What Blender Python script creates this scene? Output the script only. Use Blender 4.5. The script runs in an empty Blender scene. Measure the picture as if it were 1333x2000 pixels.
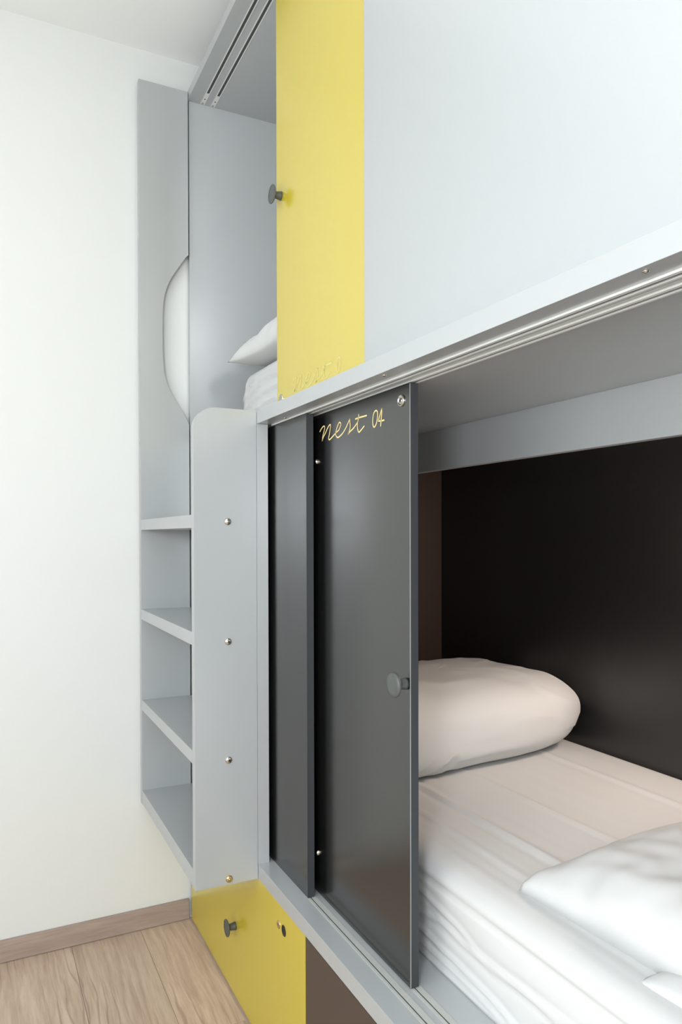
import bpy, bmesh, math, random
from mathutils import Vector, Matrix, noise

# ------------------------------------------------------------------ camera
H = 1.127                      # eye height above the floor (all heights below are given from the eye level)
YAW, PIT, ROL = 0.461112959, -0.00979873631, -0.00250788995
fw = Vector((math.sin(YAW)*math.cos(PIT), math.cos(YAW)*math.cos(PIT), math.sin(PIT)))
r0 = Vector((math.cos(YAW), -math.sin(YAW), 0)); u0 = r0.cross(fw)
rt = r0*math.cos(ROL) + u0*math.sin(ROL); up = -r0*math.sin(ROL) + u0*math.cos(ROL)
cam_data = bpy.data.cameras.new('camera'); cam = bpy.data.objects.new('camera', cam_data)
bpy.context.scene.collection.objects.link(cam)
cam.matrix_world = Matrix(((rt.x, up.x, -fw.x, 0), (rt.y, up.y, -fw.y, 0), (rt.z, up.z, -fw.z, H), (0, 0, 0, 1)))
cam_data.sensor_fit = 'HORIZONTAL'; cam_data.sensor_width = 36
cam_data.lens = 1423.74/1333*36; cam_data.shift_y = 60.289/1333
cam_data.clip_start = 0.02
bpy.context.scene.camera = cam

# ------------------------------------------------------------------ light and exposure
sc = bpy.context.scene
sc.view_settings.view_transform = 'Standard'; sc.view_settings.look = 'None'
sc.view_settings.exposure = 0.02; sc.view_settings.gamma = 1; sc.view_settings.use_curve_mapping = False
w = bpy.data.worlds.new('world'); sc.world = w; w.use_nodes = True
w.node_tree.nodes['Background'].inputs[0].default_value = (0.9, 0.95, 1, 1)
w.node_tree.nodes['Background'].inputs[1].default_value = 0.4

def area(name, loc, target, sx, sy, power, col):
    l = bpy.data.lights.new(name, 'AREA'); l.shape = 'RECTANGLE'; l.size = sx; l.size_y = sy
    l.energy = power; l.color = col
    o = bpy.data.objects.new(name, l); sc.collection.objects.link(o)
    o.location = loc
    o.rotation_euler = (Vector(target)-Vector(loc)).to_track_quat('-Z', 'Y').to_euler()
    return o
def bulb(name, loc, power, radius, col):
    l = bpy.data.lights.new(name, 'POINT'); l.energy = power; l.shadow_soft_size = radius; l.color = col
    o = bpy.data.objects.new(name, l); sc.collection.objects.link(o); o.location = loc; return o
area('ceiling_light', (-0.35, 0.10, H+1.36), (-0.35, 0.10, 0), 1.6, 3.0, 6.0, (0.925, 0.96, 1.0))
area('back_fill', (-0.40, -1.86, H+0.20), (-0.40, 0, H+0.20), 1.4, 1.8, 11.0, (0.91, 0.955, 1.0))  # added fill behind the camera
area('left_fill', (-1.31, 0.30, H+0.20), (0, 0.30, H+0.20), 1.8, 1.4, 14.0, (0.91, 0.955, 1.0))  # added fill from the left side, not an actual window
bulb('flash_light', (-0.62, -0.50, H+0.16), 18, 0.14, (0.915, 0.955, 1.0))
bulb('softbox_light', (-0.32, -0.10, H+0.16), 37, 0.14, (0.915, 0.955, 1.0))
area('berth_reading_light', (1.395, 0.93, H+0.02), (1.00, 1.42, H-0.42), 0.12, 0.12, 3.8, (1.0, 0.80, 0.67))
area('upper_berth_fill', (0.80, 0.55, H+0.98), (0.85, 2.10, H+1.32), 0.22, 0.22, 4.2, (0.96, 0.98, 1.0))  # added fill hidden in the upper berth, brightens end panel and top board

# ------------------------------------------------------------------ materials
def mat(name, col, rough=0.5, spec=0.5, metal=0.0, bump=0.0, bscale=400.0, var=0.0, vscale=3.0, coat=0.0, ior=1.5):
    m = bpy.data.materials.new(name); m.use_nodes = True
    nt = m.node_tree; b = nt.nodes['Principled BSDF']
    b.inputs['Base Color'].default_value = (*col, 1); b.inputs['Roughness'].default_value = rough
    b.inputs['Specular IOR Level'].default_value = spec; b.inputs['Metallic'].default_value = metal
    b.inputs['IOR'].default_value = ior
    if coat: b.inputs['Coat Weight'].default_value = coat
    tc = nt.nodes.new('ShaderNodeTexCoord')
    if bump:
        n = nt.nodes.new('ShaderNodeTexNoise'); n.inputs['Scale'].default_value = bscale; n.inputs['Detail'].default_value = 4
        bp = nt.nodes.new('ShaderNodeBump'); bp.inputs['Strength'].default_value = bump; bp.inputs['Distance'].default_value = 0.001
        nt.links.new(tc.outputs['Object'], n.inputs['Vector']); nt.links.new(n.outputs['Fac'], bp.inputs['Height'])
        nt.links.new(bp.outputs['Normal'], b.inputs['Normal'])
    if var:
        n2 = nt.nodes.new('ShaderNodeTexNoise'); n2.inputs['Scale'].default_value = vscale; n2.inputs['Detail'].default_value = 3
        mx = nt.nodes.new('ShaderNodeMix'); mx.data_type = 'RGBA'
        mx.inputs['A'].default_value = (*[c*(1-var) for c in col], 1); mx.inputs['B'].default_value = (*[min(1, c*(1+var)) for c in col], 1)
        nt.links.new(tc.outputs['Object'], n2.inputs['Vector']); nt.links.new(n2.outputs['Fac'], mx.inputs['Factor'])
        nt.links.new(mx.outputs['Result'], b.inputs['Base Color'])
    return m
def srgb(r, g, b):
    f = lambda c: (c/255/12.92) if c/255 <= 0.04045 else ((c/255+0.055)/1.055)**2.4
    return (f(r), f(g), f(b))
WALL = mat('white_wall_paint', srgb(227, 229, 227), 0.7, 0.3, bump=0.25, bscale=90, var=0.01)
CEIL = mat('white_ceiling_paint', srgb(244, 246, 245), 0.8, 0.2, bump=0.2, bscale=90)
GREY = mat('light_grey_laminate', srgb(173, 177, 178), 0.28, 0.5, bump=0.04, bscale=700, var=0.01, ior=2.0)
GRIM = mat('light_grey_edging', srgb(182, 184, 180), 0.45, 0.4)
DARK = mat('anthracite_laminate', srgb(18, 19, 18), 0.22, 0.5, ior=2.0, bump=0.05, bscale=700)
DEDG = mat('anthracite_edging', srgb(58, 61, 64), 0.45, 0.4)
GLINT = mat('painted_edge_glint', srgb(140, 144, 141), 0.4, 0.5)  # bevel highlight put into the colour
BLCK = mat('black_back_board', srgb(27, 26, 26), 0.36, 0.5, ior=1.7)
BROW = mat('brown_grey_laminate', srgb(74, 62, 54), 0.42, 0.45)
YELL = mat('yellow_laminate', srgb(206, 186, 44), 0.24, 0.5, ior=2.5, bump=0.05, bscale=700)
ALUM = mat('aluminium_track', srgb(232, 234, 230), 0.34, 0.5, metal=0.25)
GROO = mat('track_groove', srgb(75, 78, 76), 0.6, 0.3)
CHRO = mat('polished_steel', srgb(205, 200, 190), 0.14, 0.5, metal=1.0)
BRAS = mat('brass_bolt', srgb(205, 180, 130), 0.2, 0.5, metal=1.0)
KNOB = mat('dark_grey_knob', srgb(82, 86, 84), 0.42, 0.5)
SOCK = mat('dark_socket', srgb(40, 38, 35), 0.5, 0.3)
GOLD = mat('pale_gold_print', srgb(252, 228, 160), 0.5, 0.4)
PALE = mat('pale_yellow_print', srgb(226, 212, 120), 0.3, 0.5, ior=2.2)
SHEET = mat('white_cotton', srgb(215, 216, 215), 0.85, 0.15, bump=0.18, bscale=1500)
GASKET = mat('dark_gap', srgb(60, 62, 62), 0.8, 0.1)

def wood(name, c1, c2, c3, knots=True, along_x=False):
    m = bpy.data.materials.new(name); m.use_nodes = True; nt = m.node_tree; b = nt.nodes['Principled BSDF']
    N = nt.nodes.new; L = nt.links.new
    tc = N('ShaderNodeTexCoord'); oi = N('ShaderNodeObjectInfo'); geo = N('ShaderNodeNewGeometry')
    off = N('ShaderNodeVectorMath'); off.operation = 'SCALE'; off.inputs[0].default_value = (37, 51, 13)
    L(oi.outputs['Random'], off.inputs['Scale'])
    add = N('ShaderNodeVectorMath'); 
    mp = N('ShaderNodeMapping'); L(geo.outputs['Position'], mp.inputs['Vector'])
    if along_x: mp.inputs['Rotation'].default_value = (0, 0, math.pi/2)
    L(mp.outputs['Vector'], add.inputs[0]); L(off.outputs['Vector'], add.inputs[1])
    # slow warp that bends the grain
    wn = N('ShaderNodeTexNoise'); wn.inputs['Scale'].default_value = 5.0; wn.inputs['Detail'].default_value = 2
    sc1 = N('ShaderNodeVectorMath'); sc1.operation = 'MULTIPLY'; sc1.inputs[1].default_value = (1, 0.35, 1)
    L(add.outputs[0], sc1.inputs[0]); L(sc1.outputs[0], wn.inputs['Vector'])
    wsc = N('ShaderNodeVectorMath'); wsc.operation = 'SCALE'; wsc.inputs['Scale'].default_value = 0.045
    L(wn.outputs['Color'], wsc.inputs[0])
    wadd = N('ShaderNodeVectorMath'); L(add.outputs[0], wadd.inputs[0]); L(wsc.outputs[0], wadd.inputs[1])
    st = N('ShaderNodeVectorMath'); st.operation = 'MULTIPLY'; st.inputs[1].default_value = (1, 0.07, 1)
    L(wadd.outputs[0], st.inputs[0])
    g = N('ShaderNodeTexNoise'); g.inputs['Scale'].default_value = 80; g.inputs['Detail'].default_value = 6; g.inputs['Roughness'].default_value = 0.65
    L(st.outputs[0], g.inputs['Vector'])
    r1 = N('ShaderNodeValToRGB'); r1.color_ramp.elements[0].position = 0.33; r1.color_ramp.elements[1].position = 0.66
    r1.color_ramp.elements[0].color = (*c2, 1); r1.color_ramp.elements[1].color = (*c1, 1)
    L(g.outputs['Fac'], r1.inputs['Fac'])
    # cathedral rings
    wv = N('ShaderNodeTexWave'); wv.wave_type = 'BANDS'; wv.bands_direction = 'X'; wv.inputs['Scale'].default_value = 13
    wv.inputs['Distortion'].default_value = 7; wv.inputs['Detail'].default_value = 2; wv.inputs['Detail Scale'].default_value = 1.2
    st2 = N('ShaderNodeVectorMath'); st2.operation = 'MULTIPLY'; st2.inputs[1].default_value = (1, 0.22, 1)
    L(wadd.outputs[0], st2.inputs[0]); L(st2.outputs[0], wv.inputs['Vector'])
    r2 = N('ShaderNodeValToRGB'); r2.color_ramp.elements[0].position = 0.0; r2.color_ramp.elements[1].position = 0.16
    r2.color_ramp.elements[0].color = (1, 1, 1, 1); r2.color_ramp.elements[1].color = (0, 0, 0, 1)
    L(wv.outputs['Fac'], r2.inputs['Fac'])
    patch = N('ShaderNodeTexNoise'); patch.inputs['Scale'].default_value = 6; patch.inputs['Detail'].default_value = 1
    L(sc1.outputs[0], patch.inputs['Vector'])
    r3 = N('ShaderNodeValToRGB'); r3.color_ramp.elements[0].position = 0.46; r3.color_ramp.elements[1].position = 0.62
    L(patch.outputs['Fac'], r3.inputs['Fac'])
    mu = N('ShaderNodeMath'); mu.operation = 'MULTIPLY'; L(r2.outputs['Color'], mu.inputs[0]); L(r3.outputs['Color'], mu.inputs[1])
    mu2 = N('ShaderNodeMath'); mu2.operation = 'MULTIPLY'; L(mu.outputs[0], mu2.inputs[0]); mu2.inputs[1].default_value = 0.42 if knots else 0.15
    mx = N('ShaderNodeMix'); mx.data_type = 'RGBA'; L(mu2.outputs[0], mx.inputs['Factor']); L(r1.outputs['Color'], mx.inputs['A']); mx.inputs['B'].default_value = (*c3, 1)
    # broad tone changes, per plank too
    hs = N('ShaderNodeHueSaturation'); L(mx.outputs['Result'], hs.inputs['Color'])
    mr = N('ShaderNodeMapRange'); mr.inputs['To Min'].default_value = 0.93; mr.inputs['To Max'].default_value = 1.06
    L(oi.outputs['Random'], mr.inputs['Value']); L(mr.outputs['Result'], hs.inputs['Value'])
    L(hs.outputs['Color'], b.inputs['Base Color'])
    b.inputs['Roughness'].default_value = 0.5; b.inputs['Specular IOR Level'].default_value = 0.35
    bp = N('ShaderNodeBump'); bp.inputs['Strength'].default_value = 0.15; bp.inputs['Distance'].default_value = 0.001
    L(g.outputs['Fac'], bp.inputs['Height']); L(bp.outputs['Normal'], b.inputs['Normal'])
    return m
FLOOR = wood('pale_wood_planks', srgb(210, 188, 168), srgb(181, 157, 138), srgb(128, 104, 90))
SKIRT = wood('brown_wood_skirting', srgb(178, 160, 149), srgb(158, 140, 130), srgb(124, 106, 96), False, True)

# ------------------------------------------------------------------ helpers
COL = sc.collection
def link(name, me, m, parent=None, smooth=False):
    o = bpy.data.objects.new(name, me); COL.objects.link(o)
    if m: me.materials.append(m)
    if smooth:
        for p in me.polygons: p.use_smooth = True
    if parent: o.parent = parent
    return o
def from_bm(name, bm, m, parent=None, smooth=False):
    bmesh.ops.recalc_face_normals(bm, faces=bm.faces)
    me = bpy.data.meshes.new(name); bm.to_mesh(me); bm.free()
    return link(name, me, m, parent, smooth)
def add_box(bm, x0, x1, y0, y1, z0, z1, bev=0.0):
    g = bmesh.ops.create_cube(bm, size=1.0)['verts']
    for v in g:
        v.co = Vector((x0+(v.co.x+.5)*(x1-x0), y0+(v.co.y+.5)*(y1-y0), H+z0+(v.co.z+.5)*(z1-z0)))
    if bev:
        es = list({e for v in g for e in v.link_edges})
        bmesh.ops.bevel(bm, geom=es, offset=bev, segments=2, affect='EDGES', profile=0.7)
def box(name, x0, x1, y0, y1, z0, z1, m, parent=None, bev=0.0008):
    bm = bmesh.new(); add_box(bm, x0, x1, y0, y1, z0, z1, bev); return from_bm(name, bm, m, parent)
def empty(name, loc, label, cat, group=None):
    o = bpy.data.objects.new(name, None); COL.objects.link(o); o.empty_display_size = 0.1
    o['label'] = label; o['category'] = cat
    if group: o['group'] = group
    return o            # stays at the world origin so that its parts keep world coordinates
def tag(o, label, cat, group=None):
    o['label'] = label; o['category'] = cat
    if group: o['group'] = group
    return o
def structure(o): o['kind'] = 'structure'; return o
def lathe(name, prof, origin, axis, m, parent, seg=28):
    """prof: (radius, distance along axis) pairs, closed with caps at radius 0"""
    ax = Vector(axis).normalized(); a = ax.orthogonal().normalized(); b = ax.cross(a)
    o = Vector(origin) + Vector((0, 0, H)); bm = bmesh.new(); rings = []
    for r, d in prof:
        if r == 0: rings.append([bm.verts.new(o + ax*d)])
        else: rings.append([bm.verts.new(o + ax*d + (a*math.cos(t)+b*math.sin(t))*r) for t in [2*math.pi*i/seg for i in range(seg)]])
    for R, S in zip(rings, rings[1:]):
        for i in range(seg):
            j = (i+1) % seg
            if len(R) == 1 and len(S) == 1: continue
            if len(R) == 1: bm.faces.new((R[0], S[i], S[j]))
            elif len(S) == 1: bm.faces.new((R[i], S[0], R[j]))
            else: bm.faces.new((R[i], S[i], S[j], R[j]))
    return from_bm(name, bm, m, parent, True)
def prism_y(name, pts, y0, y1, m, parent, bev=0.0):
    """outline in (x, z), extruded along y"""
    bm = bmesh.new()
    A = [bm.verts.new((x, y0, H+z)) for x, z in pts]; B = [bm.verts.new((x, y1, H+z)) for x, z in pts]
    n = len(pts); fa = bm.faces.new(A); fb = bm.faces.new(B[::-1])
    for i in range(n): bm.faces.new((A[i], A[(i+1) % n], B[(i+1) % n], B[i]))
    if bev:
        es = list(fa.edges)+list(fb.edges); bmesh.ops.bevel(bm, geom=es, offset=bev, segments=2, affect='EDGES')
    return from_bm(name, bm, m, parent)

# ------------------------------------------------------------------ the room
YW, XF, ZC = 2.123, 0.55, 1.385
YB, XL, XR = -1.9, -1.35, 1.47
structure(box('ceiling', XL-.1, XR+.1, YB-.1, YW+.1, ZC, ZC+.1, CEIL, bev=0))
structure(box('wall_end', XL-.1, XR+.1, YW, YW+.1, -H-.1, ZC, WALL, bev=0))
structure(box('wall_back', XL-.1, XR+.1, YB-.1, YB, -H-.1, ZC, WALL, bev=0))
structure(box('wall_left', XL-.1, XL, YB, YW, -H-.1, ZC, WALL, bev=0))
structure(box('wall_right', XR, XR+.1, YB, YW, -H-.1, ZC, WALL, bev=0))
fl = structure(box('floor', XL, XR, YB, YW, -H-.06, -H-.004, GASKET, bev=0))
random.seed(4)
PW = 0.186; x = XF+0.062-0.0; k = 0
plank_mesh = None
x = 0.5925 - PW*11
while x < XR-0.05:
    off = -[0.0, .45, .2, .65, .33][k % 5]; y = YB - .15 + off*.5
    while y < YW:
        a, b = max(y, YB), min(y+1.22, YW)
        if b-a > 0.02:
            box('plank', max(x, XL)+.0004, min(x+PW, XR)-.0004, a+.0004, b-.0004, -H-.006, -H+.0, FLOOR, fl, bev=0.0005)
        y += 1.22
    x += PW; k += 1
bm = bmesh.new(); add_box(bm, XL, XF-0.002, YW-.011, YW, -H+.0015, -1.0685, .002)
structure(from_bm('baseboard_end', bm, SKIRT))

# ------------------------------------------------------------------ bunk bed
ZS0, ZS1 = 0.2474, 0.2752      # middle board
ZR0, ZR1 = -0.7600, -0.7288    # lower rail board
ZT0, ZT1 = 1.2622, 1.2888      # top board
YJ = 1.5235                    # near face of the jamb beside the ladder
YN = 0.03                      # near end of the bunk
YP = 2.100                     # inner face of the far end panel
bunk = empty('bunk_bed', (0, 0, 0), 'built-in light grey two-berth bunk with yellow and anthracite sliding doors', 'bunk bed')
B = bunk
box('top_board', XF, XR-.012, YN, YP+.0175, ZT0, ZT1, GREY, B)
bm = bmesh.new(); add_box(bm, XF, XR-.03, YN, YJ, ZS0, ZS1, .0008); add_box(bm, XF+.006, XR-.03, YJ-.004, YP, ZS0, ZS1, .0008)
from_bm('middle_board', bm, GREY, B)
box('rail_board', XF, XR-.03, YN, YJ+.02, ZR0, ZR1, GREY, B, .0012)
box('lower_deck', XF+.02, XR-.03, YJ+.02, YP, ZR0, ZR1, GREY, B)
box('end_panel', XF+.0035, XR-.012, YP, YP+.0175, -H+.01, ZT0, GREY, B)
box('end_lining', XF+.02, XR-.042, YP-.004, YP, ZR1, ZS0, BROW, B, 0)
box('end_panel', XF+.0035, XR-.012, YN-.019, YN, -H+.01, ZT1, GREY, B)
box('back_panel', 1.4300, XR-.014, YN, YP, ZR1, ZS0-.001, BLCK, B, 0)
o = box('back_panel', 1.4300, XR-.014, YN, YP, ZS1, ZT0, GREY, B, 0); o['label'] = 'light grey upper back panel'
box('ladder_backing', XF+.006, XF+.020, YJ+.0215, YP, ZR1-.03, ZS0, GREY, B, .0005)
box('jamb', XF, XF+.0262, YJ, YJ+.021, ZR1, ZS0, GREY, B, .0008)
box('fascia', .9640, .9820, YN, YP, .1535, ZS0, GREY, B, .0008)
# base: drawer fronts and plinth
box('plinth', XF+.028, XR-.012, YN, YP, -H+.0005, -H+.03, GASKET, B, 0)
box('carcass', XF+.022, XR-.012, YN, YP, -H+.03, ZR0, GASKET, B, 0)
yd = box('drawer_front', XF+.0015, XF+.0205, 1.2685, YP-.001, -1.1195, ZR0-.0015, YELL, B, .0012); yd['label'] = 'yellow drawer front'
bd = box('drawer_front', XF+.0015, XF+.0205, .40, 1.2655, -1.1195, ZR0-.003, BROW, B, .0008); bd['label'] = 'brown-grey drawer front'
bd = box('drawer_front', XF+.0015, XF+.0205, YN, .397, -1.1195, ZR0-.003, BROW, B, .0008); bd['label'] = 'brown-grey drawer front'

def knob(x, y, z, parent, r=0.0203, d=0.026):
    prof = [(0, 0), (.0098, 0), (.0092, .004), (.0080, .011), (.0080, .0155), (.0115, .0185), (r-.0016, .0195), (r, .0210), (r, .0232), (r-.0016, d), (r*.6, d+.0004), (0, d)]
    return lathe('knob', prof, (x, y, z), (-1, 0, 0), KNOB, parent, 36)
def dome(name, x, y, z, axis, r, h, m, parent):
    prof = [(r, -.0003)] + [(r*math.cos(t), h*math.sin(t)) for t in (0.25, .55, .85, 1.15, 1.4)] + [(0, h)]
    return lathe(name, prof, (x, y, z), axis, m, parent, 24)
knob(XF+.0015, 1.692, -.9465, yd, .0200, .022)
dome('screw', XF+.0015, 1.4045, -.8055, (-1, 0, 0), .0085, .003, BRAS, yd)
lk = lathe('lock_socket', [(.0112, -.001), (.0112, .0006), (.0095, .0009), (.0088, .0002), (0, .0001)], (XF+.0015, 1.3765, -.8050), (-1, 0, 0), SOCK, yd)

# sliding door tracks -------------------------------------------------
T1, T2 = .5935, .6235          # centre lines of the outer and inner track
def track(x0, y0, y1, z, s, name='track', stop=False):
    """a shallow double-lipped aluminium channel on the board; s=-1 hangs, s=+1 stands"""
    t = bmesh.new(); h = .0028
    for a, b in ((-.0095, -.0035), (.0035, .0080)):
        add_box(t, x0+a, x0+b, y0, y1, min(z, z+s*h), max(z, z+s*h), .0006)
    o = from_bm(name, t, ALUM, B)
    box('groove', x0-.0035, x0+.0035, y0, y1, min(z, z+s*.0005), max(z, z+s*.0005), GROO, o, 0)
    return o
for tx in (T1, T2+.003):
    track(tx, YN, YJ-.001, ZS0, -1)
for tx in (T1-.0005, T2):
    # upper guide: slimmer grooves set into the top board, with an end stop near the end panel
    t = bmesh.new()
    for a, b in ((-.0062, -.0036), (.0036, .0062)):
        add_box(t, tx+a, tx+b, YN, YP-.002, ZT0-.0012, ZT0, .0003)
    o = from_bm('track', t, ALUM, B)
    box('groove', tx-.0036, tx+.0036, YN, YP-.06, ZT0-.0003, ZT0+.0, GROO, o, 0)
    box('end_stop', tx-.0036, tx+.0036, YP-.060, YP-.012, ZT0-.0010, ZT0, ALUM, o, 0)
    lathe('screw', [(0, 0), (.0022, 0), (.0022, .0014), (0, .0016)], (tx, YP-.030, ZT0), (0, 0, -1), GROO, o, 12)
for tx in (T1, T2):
    t = bmesh.new()
    for a, b in ((-.0065, -.0013), (.0013, .0115)):
        add_box(t, tx+a, tx+b, YN, YJ-.001, ZR1, ZR1+.0012, .0003)
    o = from_bm('track', t, ALUM if False else GRIM, B)
    box('groove', tx-.0013, tx+.0013, YN, YJ-.001, ZR1, ZR1+.0003, GROO, o, 0)
for y in (1.4186, .978, .486):
    lathe('screw', [(0, 0), (.0035, 0), (.0035, .001), (.0015, .0022), (0, .0022)], (.5610 if y < 1.2 else .575, y, ZS0), (0, 0, -1), CHRO, B, 16)

# lettering ------------------------------------------------------------
NEST = [[[1.3301,0.2091],[1.3235,0.2132],[1.3169,0.2163],[1.3112,0.2173],[1.3076,0.2159],[1.3083,0.2112],[1.3127,0.2039],[1.3163,0.1982],[1.3193,0.1894]],
[[1.3193,0.1894],[1.3135,0.196],[1.3034,0.2033],[1.2949,0.2106],[1.2878,0.2151],[1.2822,0.2164],[1.2806,0.2147],[1.2823,0.2078],[1.2858,0.1986],[1.2887,0.193],[1.2894,0.1895],[1.2859,0.1876],[1.2796,0.1889],[1.2686,0.1929],[1.2551,0.1977],[1.2445,0.201],[1.2378,0.2065],[1.2352,0.2102],[1.2372,0.2134],[1.2404,0.215],[1.2444,0.2138],[1.2504,0.2082],[1.2558,0.2013],[1.2578,0.1963],[1.2565,0.192],[1.2525,0.1886],[1.2472,0.1873],[1.2393,0.1887],[1.2275,0.193],[1.2159,0.2001],[1.2058,0.2085],[1.1989,0.2149]],
[[1.1989,0.2149],[1.1977,0.2079],[1.1965,0.2021],[1.1983,0.1967],[1.2009,0.1925],[1.2059,0.188]],
[[1.2059,0.188],[1.1959,0.1924],[1.1836,0.1964],[1.1715,0.2026],[1.1667,0.2058]],
[[1.1628,0.2178],[1.1641,0.2113],[1.1671,0.2051],[1.1683,0.1981],[1.1671,0.1918],[1.1642,0.1876],[1.1612,0.1864],[1.1553,0.1886],[1.1495,0.1911],[1.1425,0.1946]],
[[1.176,0.2119],[1.1635,0.2123],[1.1494,0.2122],[1.1333,0.212]]]
ZERO = [[[1.0988,0.2156],[1.1043,0.2143],[1.1081,0.2101],[1.1103,0.2041],[1.1109,0.1972],[1.1098,0.1917],[1.1066,0.1881],[1.1022,0.1891],[1.0973,0.1942],[1.0946,0.2012],[1.0935,0.2074],[1.0945,0.2128],[1.0988,0.2156]]]
FOUR = [[[1.0783,0.2171],[1.0791,0.2094],[1.0807,0.2003],[1.0829,0.187]],
[[1.0783,0.2171],[1.0828,0.2094],[1.0881,0.2014],[1.0910,0.1962]],[[1.0910,0.1962],[1.0828,0.1954],[1.0713,0.195]]]
def smooth_line(p, n=5):
    q = [Vector(a) for a in p]; out = []
    for i in range(len(q)-1):
        a = q[max(i-1, 0)]; b = q[i]; c = q[i+1]; d = q[min(i+2, len(q)-1)]
        for k in range(n):
            t = k/n
            out.append(0.5*((2*b)+(c-a)*t+(2*a-5*b+4*c-d)*t*t+(3*b-a-3*c+d)*t**3))
    out.append(q[-1]); return out
def lettering(name, strokes, x, dy, dz, m, parent, hw=0.00135):
    bm = bmesh.new(); th = .00035
    for sx in strokes:
        p = smooth_line(sx)
        for i, c in enumerate(p):          # round pen: a thin disc at every point, joined by a bar
            ring = [c+Vector((math.cos(t), math.sin(t)))*hw for t in [math.pi*k/4 for k in range(8)]]
            xx = x-th-(i % 3)*2e-6
            bm.faces.new([bm.verts.new((xx, a.x+dy, H+a.y+dz)) for a in ring])
            if i+1 < len(p):
                d = (p[i+1]-c)
                if d.length > 1e-7:
                    n = Vector((-d.y, d.x)).normalized()*hw
                    qd = [c+n, p[i+1]+n, p[i+1]-n, c-n]
                    bm.faces.new([bm.verts.new((x-th-1e-5, a.x+dy, H+a.y+dz)) for a in qd])
    return from_bm(name, bm, m, parent)

# lower sliding doors ---------------------------------------------------
dA = box('sliding_door', .5855, .6012, 1.3330, 1.8450, ZR1+.0025, ZS0-.0040, DARK, B, .0010); dA['label'] = 'anthracite outer sliding door'
dB = box('sliding_door', .6145, .6302, 0.9900, 1.5100, ZR1+.0025, ZS0-.0040, DARK, B, .0010); dB['label'] = 'anthracite sliding door with gold lettering'
for d, a, b, y in ((dA, .5855, .6012, 1.333), (dB, .6145, .6302, .990)):
    box('edge_band', a+.0010, b-.0008, y-.0004, y+.0006, ZR1+.0035, ZS0-.0050, DEDG, d, 0)
box('edge_glint', .6143, .6156, .9893, .9908, ZR1+.0040, ZS0-.0055, GLINT, dB, .0004)  # thin strip painted pale to stand in for light caught on the bevel
box('edge_glint', .5854, .5863, 1.3324, 1.3336, ZR1+.0040, ZS0-.0055, DEDG, dA, .0003)  # dimmer painted bevel highlight on the outer door
knob(.6145, 1.003, -.2385, dB)
for z in (.1497, -.6440):
    dome('bumper', .6145, 1.3440, z, (-1, 0, 0), .0062, .0075, CHRO, dB)
lathe('cam_lock', [(.0098, -.0005), (.0098, .0018), (.0088, .0028), (.0074, .0030), (.0068, .0016), (.0030, .0014), (.0028, .0024), (0, .0026)], (.6145, 1.0150, .2185), (-1, 0, 0), CHRO, dB, 36)
lathe('key_slot', [(0, .0031), (.0022, .0030), (.0022, .0010)], (.6145, 1.0150, .2185), (-1, 0, 0), SOCK, dB, 12)
lettering('lettering', NEST, .6145, 0, 0, GOLD, dB)
lettering('digit', ZERO, .6145, 0, 0, GOLD, dB)
lettering('digit', FOUR, .6145, 0, 0, GOLD, dB)

# upper sliding doors -----------------------------------------------------
uY = box('sliding_door', .6160, .6318, 1.0620, 1.5680, ZS1+.0015, ZT0-.0025, YELL, B, .0010); uY['label'] = 'yellow sliding door of the upper berth'
uG = box('sliding_door', .5870, .6028, 0.3000, 1.0905, ZS1+.0015, ZT0-.0025, GREY, B, .0010); uG['label'] = 'light grey sliding door of the upper berth'
knob(.6160, 1.540, .7670, uY, .0205, .022)
lathe('cam_lock', [(.0098, -.0005), (.0098, .0018), (.0088, .0028), (.0074, .0030), (.0068, .0016), (0, .0014)], (.6160, 1.5420, .3110), (-1, 0, 0), CHRO, uY, 36)
lettering('lettering', NEST, .6160, .1455, .1240, PALE, uY)
lettering('digit', ZERO, .6160, .1455, .1240, PALE, uY)

# ------------------------------------------------------------------ ladder
lad = empty('ladder', (0, 0, 0), 'light grey ladder with four treads between side boards, fixed left of the bunk', 'ladder')
LX, LR = 0.4085, 0.5480
def arc(cx, cz, r, a0, a1, n=10):
    return [(cx+r*math.cos(math.radians(a0+(a1-a0)*i/n)), cz+r*math.sin(math.radians(a0+(a1-a0)*i/n))) for i in range(n+1)]
near = [(LX, -.7575), (XF-.0005, -.7605), (XF-.0005, .2760)] + arc(LX+.047, .2290, .047, 90, 180)
np_ = prism_y('side_panel', near, YJ+.0002, YJ+.0212, GREY, lad, .0008)
notch = [(LR, .8120), (.5400, .8040), (.5234, .7793), (.5056, .7515), (.4908, .7244), (.4789, .6891), (.4736, .6448), (.4727, .5938), (.4727, .5211), (.4764, .4705), (.4850, .4348), (.4980, .4067), (.5127, .3829), (.5289, .3577), (.5422, .3335), (LR, .3230)]
nt_ = []
for q in smooth_line(notch, 4): nt_.append((q.x, q.y))
far = [(LX, -.7575), (LR, -.7575)] + nt_[::-1] + [(LR, 1.2815), (LX, 1.2815)]
fp_ = prism_y('side_panel', far, 2.0900, 2.1120, GREY, lad, .0006)
for z in (.0460, -.2060, -.4620, -.7190):
    box('step', LX+.0002, XF+.0050, YJ+.0212, 2.0900, z-.0285 if z > -.7 else -.7560, z, GREY, lad, .0010)
for z in (.0310, -.2290, -.4870, -.7465):
    dome('bolt', .4830, YJ+.0002, z, (0, -1, 0), .0080, .0044, CHRO if z > -.7 else BRAS, np_)
    lathe('hex_socket', [(0, .0047), (.0022, .0046), (.0022, .0030)], (.4830, YJ+.0002, z), (0, -1, 0), SOCK if -.6 < z < 0 else CHRO, np_, 6)

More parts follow.
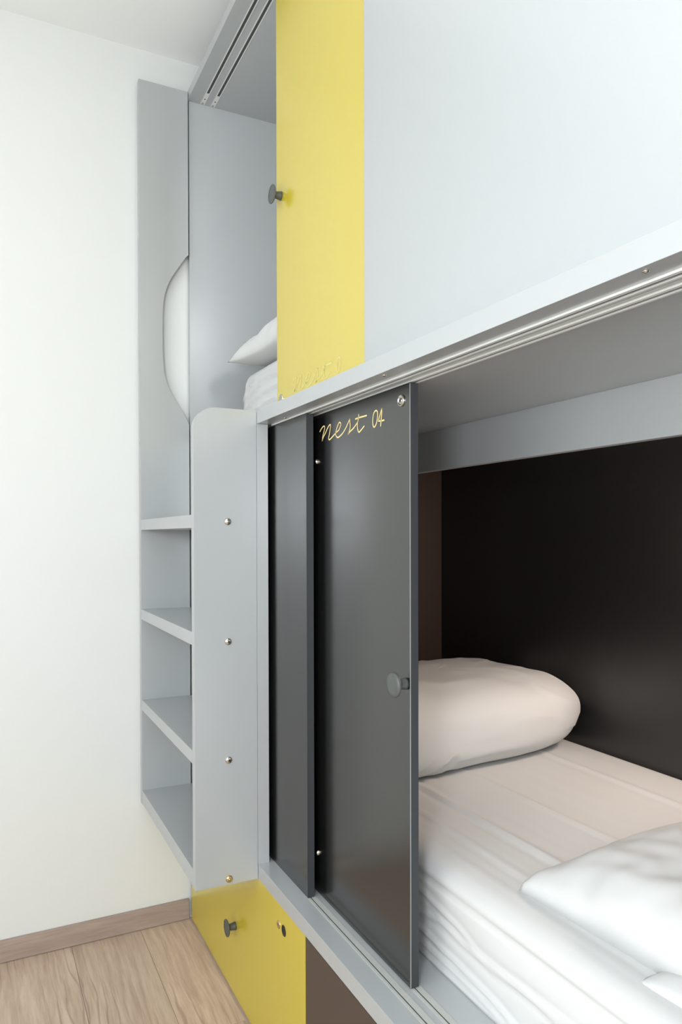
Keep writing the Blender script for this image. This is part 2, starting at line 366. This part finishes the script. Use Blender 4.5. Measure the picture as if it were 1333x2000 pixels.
# ------------------------------------------------------------------ mattresses
def gauss(x, s): return math.exp(-(x/s)**2)
def seg_dist(px, py, path):
    best = 9
    for (ax, ay), (bx, by) in zip(path, path[1:]):
        dx, dy = bx-ax, by-ay; t = max(0, min(1, ((px-ax)*dx+(py-ay)*dy)/(dx*dx+dy*dy)))
        best = min(best, math.hypot(px-ax-t*dx, py-ay-t*dy))
    return best
SIDE = [([(1.20, -.600), (1.035, -.621), (.954, -.632), (.908, -.647), (.829, -.644), (.726, -.640), (.5, -.65)], .0035),
        ([(1.25, -.668), (1.072, -.656), (1.012, -.645), (.941, -.650), (.876, -.654), (.796, -.646), (.62, -.655)], .004),
        ([(1.2, -.672), (1.072, -.683), (.997, -.689), (.927, -.694), (.864, -.699), (.80, -.712)], .0045),
        ([(1.2, -.704), (1.072, -.708), (1.012, -.706), (.927, -.708), (.85, -.716)], .003)]
TOP = [(1.286, 1.42, 1.267, .30, .0025, .008), (1.021, 1.33, 1.036, .30, .0030, .007), (.872, 1.30, .868, .30, .0045, .009), (.789, 1.20, .780, .30, .0025, .006), (.735, 1.25, .735, .2, .0015, .006)]
def mattress(name, x0, x1, y0, y1, z0, z1, detail, label):
    R = .036; prof = []   # (x, z, region)
    for i in range(26): prof.append((0, i/25*(z1-z0-R), 0))
    for i in range(1, 9):
        a = math.pi/2*i/8; prof.append((R-R*math.cos(a), z1-z0-R+R*math.sin(a), 1))
    W = x1-x0; n = 90
    for i in range(1, n+1): prof.append((R+(W-R-.012)*i/n, z1-z0, 2))
    prof.append((W, z1-z0-.012, 3)); prof.append((W, 0, 3))
    ny = int((y1-y0)/.011); bm = bmesh.new(); rows = []
    for j in range(ny+1):
        y = y0+(y1-y0)*j/ny; row = []
        e = min(y-y0, y1-y)                       # rounded ends
        sink = 0 if e > R else R-math.sqrt(max(0, R*R-(R-e)**2))
        for (px, pz, reg) in prof:
            zz = pz - (sink if pz > (z1-z0)*.5 else sink*.0)
            xx = x0+px; z = z0+zz
            nz = noise.noise(Vector((xx*7, y*1.2, 3.1)))*.0022 + noise.noise(Vector((xx*30, y*2.0, 7)))*.0008
            if reg == 2:
                z += nz - .0025*gauss(px-R*1.2, .02)*0
                if detail:
                    for (xa, ya, xb, yb, hgt, wd) in TOP:
                        t = (y-ya)/(yb-ya)
                        if -.25 < t < 1.4:
                            xc = xa+(xb-xa)*t + .004*noise.noise(Vector((y*3, xa*9, 0)))
                            fade = min(1, (t+.25)*4)
                            z += fade*hgt*(1.25*gauss(xx-xc, wd) - .35*gauss(xx-xc+1.7*wd, wd))
                    z += .0009*noise.noise(Vector((xx*60, y*2.2, 1)))*gauss(xx-.95, .2)
            if reg in (0, 1):
                fold = z1-z0-.034                # piped fold under the rolled edge
                xx += .0065*gauss(pz-fold, .0045) - .004*gauss(pz-fold-.018, .013) + nz*.5
                if reg == 0: xx += .005*math.sin(math.pi*min(1, pz/(fold+.001)))*0
                if detail and reg == 0:
                    for path, amp in SIDE:
                        d = seg_dist(y, z, path); xx -= amp*gauss(d, .0040) - amp*.35*gauss(d-.008, .006)
                    xx += .0035*noise.noise(Vector((y*5, z*24+y*3, 2)))
                elif reg == 0:
                    xx += .004*noise.noise(Vector((y*6, z*40+y*4, 5))) - .0075*gauss(math.sin(z*120+y*16+2*noise.noise(Vector((y*6, z*8, 1)))), .35)
                xx += .003*(1-pz/(z1-z0)) * 0
            row.append(bm.verts.new((xx, y, H+z)))
        rows.append(row)
    for a, b in zip(rows, rows[1:]):
        for i in range(len(prof)-1): bm.faces.new((a[i], b[i], b[i+1], a[i+1]))
        bm.faces.new((a[-1], b[-1], b[0], a[0]))
    bm.faces.new(rows[0]); bm.faces.new(rows[-1][::-1])
    o = from_bm(name, bm, SHEET, None, True)
    return tag(o, label, 'mattress')
mattress('mattress', .6855, 1.4270, .04, 2.090, ZR1+.0005, -.5535, True, 'white-sheeted mattress of the lower berth, behind the anthracite doors')
mattress('mattress', .6880, 1.4270, .04, 2.005, ZS1+.0005, .4660, False, 'white-sheeted mattress of the upper berth, its end seen left of the yellow door')

# ------------------------------------------------------------------ pillows and duvet
def pillow(name, label, cat, c, rot, a, b, h, sink=.35, pinch=.10, flange=.0, seed=0, wr=.004, droop=None, ex=.5, tilt=0, n=72, bend=None):
    """closed cushion: two skins meeting at a thin seam; local x,y half sizes a,b, height h"""
    R = Matrix.Rotation(rot, 3, 'Z'); bm = bmesh.new(); top = {}; bot = {}
    for i in range(n+1):
        for j in range(n+1):
            u = -math.cos(math.pi*i/n) if False else -1+2*i/n; v = -1+2*j/n
            u = math.copysign(abs(u)**.8, u); v = math.copysign(abs(v)**.8, v)
            x = a*u*(1-pinch*(1-v*v)*abs(u)); y = b*v*(1-pinch*(1-u*u)*abs(v))
            s = max(0, 1-abs(u)**2.6)*max(0, 1-abs(v)**2.6); prof = s**ex
            if flange: prof = max(0, (prof-flange)/(1-flange))
            P = Vector((x*9, y*9, seed))
            wrk = noise.noise(P)*wr*1.6 + noise.noise(Vector((x*26, y*26, seed+5)))*wr*.55
            edge = (1-s)**3                                # radial puckers near the seam
            ang = math.atan2(v, u)
            wrk += edge*.5*wr*math.sin(ang*17+seed*2+3*noise.noise(P))*(0 if s < .01 else 1)
            zt = h*(1-sink)*prof + wrk*min(1, prof*2.5); zb = -h*sink*prof
            if zt < zb: zt = zb
            zl = h*sink
            d = droop(x, y) if droop else 0
            for dct, z in ((top, zt), (bot, zb)):
                if dct is bot and s < 1e-6: dct[i, j] = top[i, j]; continue
                zz = z+zl+d+tilt*y
                if zz < 0 and not droop: zz = 0
                p = Vector((x, y, zz))
                if bend: p = bend(p)
                p = R @ p + Vector(c) + Vector((0, 0, H))
                dct[i, j] = bm.verts.new(p)
    for i in range(n):
        for j in range(n):
            q = [top[i, j], top[i+1, j], top[i+1, j+1], top[i, j+1]]
            if len(set(q)) > 2: bm.faces.new(q)
            q = [bot[i, j], bot[i, j+1], bot[i+1, j+1], bot[i+1, j]]
            if len(set(q)) > 2:
                try: bm.faces.new(q)
                except ValueError: pass
    o = from_bm(name, bm, SHEET, None, True)
    return tag(o, label, cat)
def plump(name, label, c, rot, a, b, h, seed):
    """a well-filled pillow lying flat: superellipsoid with a flattened foot and soft creases"""
    R = Matrix.Rotation(rot, 3, 'Z'); bm = bmesh.new(); NU, NV = 192, 96; rings = []
    def sp(c_, e): return math.copysign(abs(c_)**e, c_)
    for j in range(NV+1):
        ph = -math.pi/2+math.pi*j/NV; ring = []
        for i in range(NU):
            th = 2*math.pi*i/NU
            x = a*sp(math.cos(ph), .34)*sp(math.cos(th), .36); y = b*sp(math.cos(ph), .60)*sp(math.sin(th), .34)
            z = h/2*sp(math.sin(ph), .70)
            f = abs(x/a)
            z *= 1-.06*f**5; x -= .030*(x/a)**3*(1 if z < 0 else .25)*min(1, abs(z)/(h*.3))                               # thinner towards the ends
            nrm = Vector((x/a/a, y/b/b, z/(h/2)**2)).normalized()
            k = .009*noise.noise(Vector((x*5, y*5, z*5+seed))) + .0022*noise.noise(Vector((x*16, y*16, z*22+seed)))
            # puckers fanning out from the seams at the short ends, and a few diagonal pulls on the front
            endp = max(0, abs(x)/a-.62)/.38
            k += endp*.0035*math.sin(math.atan2(z, y)*13+2*noise.noise(Vector((x*8, y*8, seed))))
            k += .0035*(1-abs(noise.noise(Vector((x*7+z*6, y*7, z*9+seed+8))))*2.2)**3*(1 if z > -.03 else .3)
            fr = gauss(x+.13, .10)*gauss(z+.045, .04)*(1 if y < 0 else 0)
            k += fr*.0050*math.sin((x*.80-z*.95)*150+1)
            p = Vector((x, y, z))+nrm*k
            p.z = max(p.z+h/2-.012, 0)
            ring.append(bm.verts.new(R @ p+Vector(c)+Vector((0, 0, H))))
        rings.append(ring)
    for A, C in zip(rings, rings[1:]):
        for i in range(NU): bm.faces.new((A[i], A[(i+1) % NU], C[(i+1) % NU], C[i]))
    bmesh.ops.remove_doubles(bm, verts=bm.verts, dist=1e-6)
    o = from_bm(name, bm, SHEET, None, True); return tag(o, label, 'pillow')
plump('pillow', 'plump white pillow lying at the far end of the lower berth, against the end wall', (1.062, 1.598, -.5515), math.radians(5.0), .352, .240, .210, 3.0)
def dr(x, y): return -.55*max(0, -x-.235)**1.3
pillow('pillow', 'white pillow of the upper berth, its corner hanging over the mattress edge', 'pillow', (.960, 1.735, .4670), 0, .335, .235, .155, sink=.12, pinch=.09, seed=2.0, wr=.012, droop=None, ex=.5)
dv = pillow('duvet', 'folded white duvet on the lower mattress at the right edge, its corner pointing left', 'duvet', (1.083, .5200, -.5560), 0, .335, .372, .118, sink=.02, pinch=.05, seed=6.0, wr=.008, ex=.37, n=110)
fold = pillow('fold', '', 'x', (.915, .2750, -.5560), math.radians(3), .170, .380, .030, sink=.02, pinch=.02, seed=9.0, wr=.004, ex=.35, n=48)
del fold['label']; del fold['category']; fold.parent = dv
